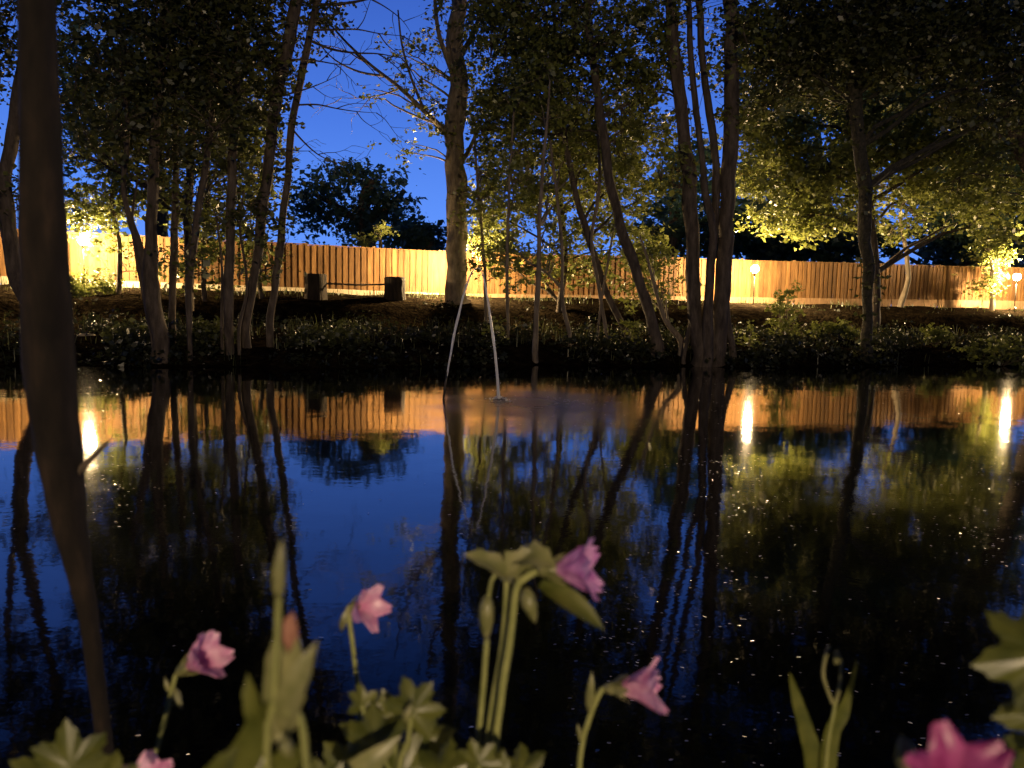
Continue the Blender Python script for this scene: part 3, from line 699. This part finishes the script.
def petal(c, d, ang, L, mat, parent, open_=.55, seed=0):
    """one notched, cupped petal growing from the throat at c along axis d"""
    rr = random.Random(seed); d, x, y = frame(d); out = x * math.cos(ang) + y * math.sin(ang); side = d.cross(out)
    nu, nv = 9, 8; vs = []; fs = []; op = open_ * rr.uniform(.85, 1.2); ln = L * rr.uniform(.92, 1.06)
    for j in range(nv + 1):
        t = j / nv; rad = L * (.07 + op * (.50 * t + .55 * t ** 3))
        ax = ln * (t - .18 * t * t * op)
        w = L * (.08 + .40 * math.sin(min(1, t * 1.08) * math.pi * .62))
        w *= 1.12
        if t > .6: w *= 1 - .55 * ((t - .6) / .4) ** 1.6
        for i in range(nu + 1):
            s = i / nu * 2 - 1
            notch = -.13 * L * max(0, 1 - abs(s) * 2.2) * max(0, (t - .65) / .35) - .10 * L * abs(s) ** 3 * max(0, (t - .6) / .4)
            ruf = .012 * L * math.sin(s * 7 + seed) * t * t
            curl = -.10 * L * (s * s) * (1 - t * .6)
            vs.append(c + d * (ax + notch) + out * (rad + curl + ruf) + side * (w * s * .62))
    for j in range(nv):
        for i in range(nu):
            a = j * (nu + 1) + i; fs.append((a, a + 1, a + nu + 2, a + nu + 1))
    return mesh_obj('petal', vs, fs, mat, parent)

def blade(c, tip, w, mat, name, parent, normal=None, n=8, bend=0.0, lob=0.0):
    c, tip = Vector(c), Vector(tip); ax = tip - c; L = ax.length; d = ax.normalized()
    nm = Vector(normal or (0, -1, .3)); sd = d.cross(nm).normalized(); nm = sd.cross(d)
    vs = []; fs = []
    for j in range(n + 1):
        t = j / n; ww = w * math.sin(math.pi * min(1, .12 + .88 * t)) ** .8 * (1 + (lob * math.sin(j * 2.4) if lob else 0))
        p = c + ax * t + nm * bend * L * math.sin(math.pi * t)
        for s in (-1, -.5, 0, .5, 1): vs.append(p + sd * ww * .5 * s + nm * ww * .16 * abs(s))
    for j in range(n):
        for i in range(4): a = j * 5 + i; fs.append((a, a + 1, a + 6, a + 5))
    return mesh_obj(name, vs, fs, mat, parent)

def lobed_leaf(c, d, nrm, size, parent, lobes=5, mat=None, name='leaf', seed=0):
    """palmate toothed leaf: centre at the stalk end c, middle lobe along d"""
    rr = random.Random(seed); d = Vector(d).normalized(); nrm = Vector(nrm).normalized(); s = nrm.cross(d).normalized(); nrm = d.cross(s)
    N = 72; vs = [Vector(c)]; fs = []; rings = 5
    for q in range(1, rings + 1):
        f = q / rings
        for k in range(N + 1):
            a = -2.45 + 4.9 * k / N
            u = (a / 4.9 + .5) * lobes; lob = (1 - abs(2 * (u % 1) - 1)) ** .85
            tooth = .11 * abs(((u * 4) % 1) - .5)
            r = size * (.50 + .44 * lob * (1 - .18 * abs(a) / 2.45) + tooth * 1.4) * (1 + .06 * math.sin(a * 3 + seed))
            r = size * .36 * f * 1.0 + (r - size * .36) * f ** 1.6 if q < rings else r
            cup = .16 * size * f * f * math.cos(a * lobes / 2.45 * 1.3 + seed) * .6 - .22 * size * f * f
            vs.append(Vector(c) + (d * math.cos(a) + s * math.sin(a)) * r + nrm * cup)
    for k in range(N): fs.append((0, 1 + k, 2 + k))
    for q in range(rings - 1):
        for k in range(N):
            a = 1 + q * (N + 1) + k; fs.append((a, a + N + 1, a + N + 2, a + 1))
    return mesh_obj(name, vs, fs, mat or m_fleaf, parent)

def flower(parent, px, py, D, dirv, size_px, mat, open_=.5, seed=1, calyx=1.0):
    """px,py: throat of the flower"""
    L = size_px * D / FPX; c = P(px, py, D); d, x, y = frame(dirv)
    fl = empty('flower', (0, 0, 0)); fl.location = c - Vector(parent.location); fl.parent = parent
    # children meshes carry world coordinates; undo the two offsets
    k0 = len(S.collection.objects)
    for i in range(5):
        petal(c, d, 2 * math.pi * i / 5 + seed * .7, L, mat, fl, open_, seed * 7 + i)
    mb = MB(); mb.tube([c - d * L * .30, c - d * L * .15, c + d * L * .02, c + d * L * .15], [L * .05, L * .13, L * .12, L * .09], 10); mb.build('calyx', m_calyx, fl)
    for i in range(5):
        a = 2 * math.pi * (i + .5) / 5 + seed * .7; o = x * math.cos(a) + y * math.sin(a)
        b0 = c - d * L * .12 + o * L * .08; blade(b0, b0 + d * L * .5 * calyx + o * L * .22 * open_ * 2, L * .17, m_calyx, 'sepal', fl, normal=o, n=6)
    return c - d * L * .30

def stalk(parent, pts, D, w, name='stem', mat=None, to_ground=False, start=None):
    p = [P(x, y, D) for x, y in pts]
    if start is not None: p[0] = start
    rad = [w * .5 * D / FPX] * len(p)
    if to_ground:
        q = p[-1]; g = Vector((q.x, q.y, G(q.x, q.y) - .02)); p += [(q * .45 + g * .55) + Vector((.008, .006, 0)), g]; rad += [rad[-1] * 1.15, rad[-1] * 1.3]
    sp, sr = spline(p, rad, 5); mb = MB(); mb.tube(sp, sr, 8, wob=.15); return mb.build(name, mat or m_stem, parent)

def bud(parent, base, tip, w, seed=0):
    base, tip = Vector(base), Vector(tip); mb = MB(); d = tip - base
    mb.tube([base, base + d * .2, base + d * .45, base + d * .72, tip - d * .08], [w * .14, w * .32, w * .34, w * .2, w * .03], 10, wob=.35)
    fl = mb.build('bud', m_calyx, parent)
    dd, x, y = frame(d)
    for i in range(4):
        a = i * 1.57 + seed; o = x * math.cos(a) + y * math.sin(a)
        blade(base + o * w * .18, tip + o * w * random.uniform(.3, .8) + d * random.uniform(-.35, .2), w * .42, m_calyx, 'sepal', fl, normal=o, n=6)
    return fl

def plant(name, label, px, D, cat='flower', group=None):
    c = P(px, 768, D); return tag(empty(name, (c.x, c.y, G(c.x, c.y))), label, cat, group)
GF = 'pink flowers on the near bank'
# 1: low left flower
r = plant('flowering_plant', 'pink flower opening to the right on the low left stalk', 160, .56, group=GF)
e = flower(r, 186, 668, .56, (.78, -.18, .52), 47, m_pet, .46, 1)
stalk(r, [(178, 680), (172, 690), (166, 715), (158, 745), (152, 790)], .56, 5, start=e, to_ground=True)
bud(r, P(174, 688, .56), P(183, 712, .555), .010, 1); bud(r, P(170, 692, .56), P(164, 676, .56), .006, 2)
# 2: cropped flower bottom left
r = plant('flowering_plant', 'pale pink flower cut off by the bottom edge at the left', 150, .5, group=GF)
e = flower(r, 146, 792, .5, (.25, -.4, .85), 42, m_pet, .55, 2)
stalk(r, [(146, 800), (142, 830), (140, 860)], .5, 5, start=e, to_ground=True)
# 3: flower against the blue reflection
r = plant('flowering_plant', 'small pink flower on a hooked stalk against the blue reflection', 360, .60, group=GF)
e = flower(r, 355, 606, .60, (.78, -.55, .24), 32, m_pet, .62, 3, .7)
stalk(r, [(349, 607), (349, 616), (354, 655), (359, 705), (362, 780)], .60, 5, start=e, to_ground=True)
blade(P(350, 606, .6), P(341, 632, .6), .006, m_calyx, 'sepal', r, n=6, bend=.25)
# 4: tall centre
r = plant('flowering_plant', 'tall mauve pink flower facing right on the thick pale green stalk', 505, .50, group=GF)
e = flower(r, 552, 570, .50, (.93, -.22, .16), 56, m_pet2, .50, 4, .8)
stalk(r, [(538, 574), (525, 578), (516, 590), (510, 640), (501, 700), (494, 790)], .50, 8, start=e, to_ground=True)
stalk(r, [(530, 570), (518, 564), (508, 568), (503, 640), (490, 720), (482, 800)], .515, 6, name='side_stem')
blade(P(512, 580, .5), P(462, 554, .49), .017, m_calyx, 'bract', r, normal=(0, -.6, 1), bend=.10, lob=.2)
blade(P(540, 584, .5), P(604, 630, .485), .0155, m_fleaf, 'bract', r, normal=(.2, -.7, .8), bend=.08)
blade(P(515, 560, .505), P(556, 566, .49), .022, m_calyx, 'bract', r, normal=(0, -.6, 1), bend=.16, lob=.2)
blade(P(500, 575, .505), P(540, 552, .50), .018, m_calyx, 'bract', r, normal=(0, -.8, .6), bend=.1, lob=.3)
bud(r, P(526, 588, .495), P(536, 626, .49), .016, 1)
stalk(r, [(500, 570), (492, 580), (488, 600)], .5, 4, name='side_stem')
bud(r, P(488, 596, .5), P(486, 646, .5), .016, 2)
stalk(r, [(487, 640), (483, 690), (478, 745), (474, 800)], .5, 6, name='side_stem')
# 5: right of centre
r = plant('flowering_plant', 'pink bell flower facing right on the short stalk right of centre', 582, .55, group=GF)
e = flower(r, 618, 688, .55, (.93, -.22, .14), 52, m_pet, .46, 5, .75)
stalk(r, [(604, 694), (596, 700), (588, 722), (582, 745), (579, 800)], .55, 6, start=e, to_ground=True)
bud(r, P(590, 712, .55), P(592, 668, .55), .011, 1)
bud(r, P(582, 742, .55), P(577, 722, .55), .006, 2)
# 6: blurred budded plant on the left, very close
r = plant('budding_plant', 'blurred pale bud standing up on a stem near the left flowers', 270, .36, 'plant')
bud(r, P(279, 600, .31), P(282, 534, .31), .0085, 1)
stalk(r, [(279, 598), (277, 640), (274, 700), (268, 800)], .31, 7, to_ground=True)
blade(P(286, 655, .32), P(293, 612, .32), .010, ramp_mat('dry_petal', [(.22, .10, .07), (.34, .17, .12)], (80, 80, 80), .8, 0), 'withered_petal', r, bend=.1)
for (x0, y0, x1, y1, w_, m_) in ((284, 735, 318, 640, .012, m_calyx), (280, 740, 276, 632, .012, m_calyx), (288, 730, 298, 636, .011, m_calyx), (270, 735, 248, 672, .010, m_fleaf), (228, 790, 270, 700, .014, m_fleaf), (205, 800, 240, 745, .012, m_fleaf), (262, 790, 300, 745, .014, m_fleaf)):
    blade(P(x0, y0, .315), P(x1, y1, .31), w_, m_, 'leaf', r, normal=(random.uniform(-.4, .4), -1, .3), bend=random.uniform(-.12, .14), lob=.12)
stalk(r, [(286, 712), (300, 718), (306, 760), (308, 820)], .31, 8, name='side_stem')
bud(r, P(284, 738, .30), P(292, 760, .30), .009, 2)
# 7: leafy clump centre left
r = plant('leafy_plant', 'leafy clump with toothed olive leaves right of the hooked flower', 400, .46, 'plant')
NF = (.1, -.85, .5)
for i, (x, y, dx, dz, s) in enumerate([(412, 712, .6, .9, .022), (395, 720, -.4, 1, .020), (420, 738, .9, .2, .024), (375, 745, -.8, .4, .026), (405, 775, .3, .6, .032), (350, 775, -.5, .5, .030), (440, 775, .7, .3, .024), (362, 705, -.2, 1, .014)]):
    D = .46 + .02 * (i % 3)
    lobed_leaf(P(x, y, D), (dx, .1, dz), (random.uniform(-.5, .5), -.8, random.uniform(.2, .8)), s, r, 5, seed=i)
    stalk(r, [(x, y), (x * .7 + 398 * .3, y + 30), (398 + i, 800)], D, 5, name='stem', to_ground=(i == 0))
bud(r, P(406, 722, .45), P(412, 702, .45), .009, 3)
blade(P(330, 790, .45), P(402, 735, .44), .018, m_calyx, 'leaf', r, bend=.2)
# 8 bottom leaves
def leaf_plant(label, items, px, D):
    r = plant('leafy_plant', label, px, D, 'plant')
    for i, (x, y, dx, dz, s) in enumerate(items):
        lobed_leaf(P(x, y, D), (dx, .05, dz), (random.uniform(-.3, .3), -.75, .6), s, r, 5, seed=i + px)
        stalk(r, [(x, y), (x * .5 + px * .5, y + 30), (px, 830)], D, 5, to_ground=(i == 0))
leaf_plant('broad olive leaves filling the bottom left corner', [(70, 768, -.1, 1, .026), (45, 780, -.8, .4, .024), (105, 785, .6, .5, .020)], 70, .42)
leaf_plant('small leaves at the foot of the tall thick stalk', [(478, 765, -.3, 1, .017), (520, 775, .7, .7, .020), (500, 785, 0, 1, .02), (462, 780, -.9, .3, .015)], 490, .46)
leaf_plant('low leaves under the blurred buds at the bottom', [(250, 785, -.3, .8, .018), (320, 790, .5, .8, .018), (200, 800, -.5, .8, .016)], 260, .40)
leaf_plant('large lobed leaves reaching in from the right edge', [(1050, 655, -.9, -.15, .036), (1056, 712, -.9, -.1, .028), (1046, 752, -.6, -.6, .020)], 1050, .38)
# 9 blades
r = plant('iris_plant', 'strap leaved plant with two upright blades at the bottom right', 822, .55, 'plant')
def strap(pts, D, ws):
    c = [P(x, y, D) for x, y in pts]; sp, sw = spline(c, [w * D / FPX for w in ws], 5); vs = []; fs = []
    for i, p in enumerate(sp):
        t = (sp[min(i + 1, len(sp) - 1)] - sp[max(i - 1, 0)]).normalized(); s = t.cross(Vector((.2, -1, .1))).normalized()
        for k in (-1, 0, 1): vs.append(p + s * sw[i] * .5 * k + Vector((0, .002 * (1 - abs(k)), 0)))
    for i in range(len(sp) - 1):
        for k in range(2): a = i * 3 + k; fs.append((a, a + 1, a + 4, a + 3))
    return vs, fs
for pts, ws in ([(790, 674), (797, 700), (806, 730), (814, 765), (818, 860)], (2, 12, 17, 21, 22)), ([(857, 662), (850, 690), (842, 715), (830, 745), (824, 860)], (3, 7, 17, 20, 20)):
    mesh_obj('leaf_blade', *strap(pts, .55, ws), m_fleaf, r)
stalk(r, [(836, 700), (832, 720), (826, 760), (822, 860)], .55, 4, to_ground=True)
stalk(r, [(833, 704), (824, 680), (824, 664), (829, 646)], .55, 4, name='bud_stem', mat=m_calyx)
stalk(r, [(835, 704), (840, 684), (841, 665), (837, 652)], .55, 4, name='bud_stem', mat=m_calyx)
bud(r, P(836, 665, .55), P(835, 648, .55), .005, 1)
# 10 magenta close
r = plant('flowering_plant', 'big blurred magenta flower in the bottom right corner', 945, .30, group=GF)
e = flower(r, 945, 800, .30, (.05, -.55, .85), 78, m_pet3, .62, 6)
stalk(r, [(945, 810), (942, 850), (940, 880)], .30, 9, start=e, to_ground=True)
r = plant('withered_flower', 'small withered reddish bloom left of the magenta flower', 905, .34)
bud(r, P(912, 775, .34), P(900, 732, .34), .016, 1)
stalk(r, [(912, 770), (915, 800), (915, 860)], .34, 5, to_ground=True)
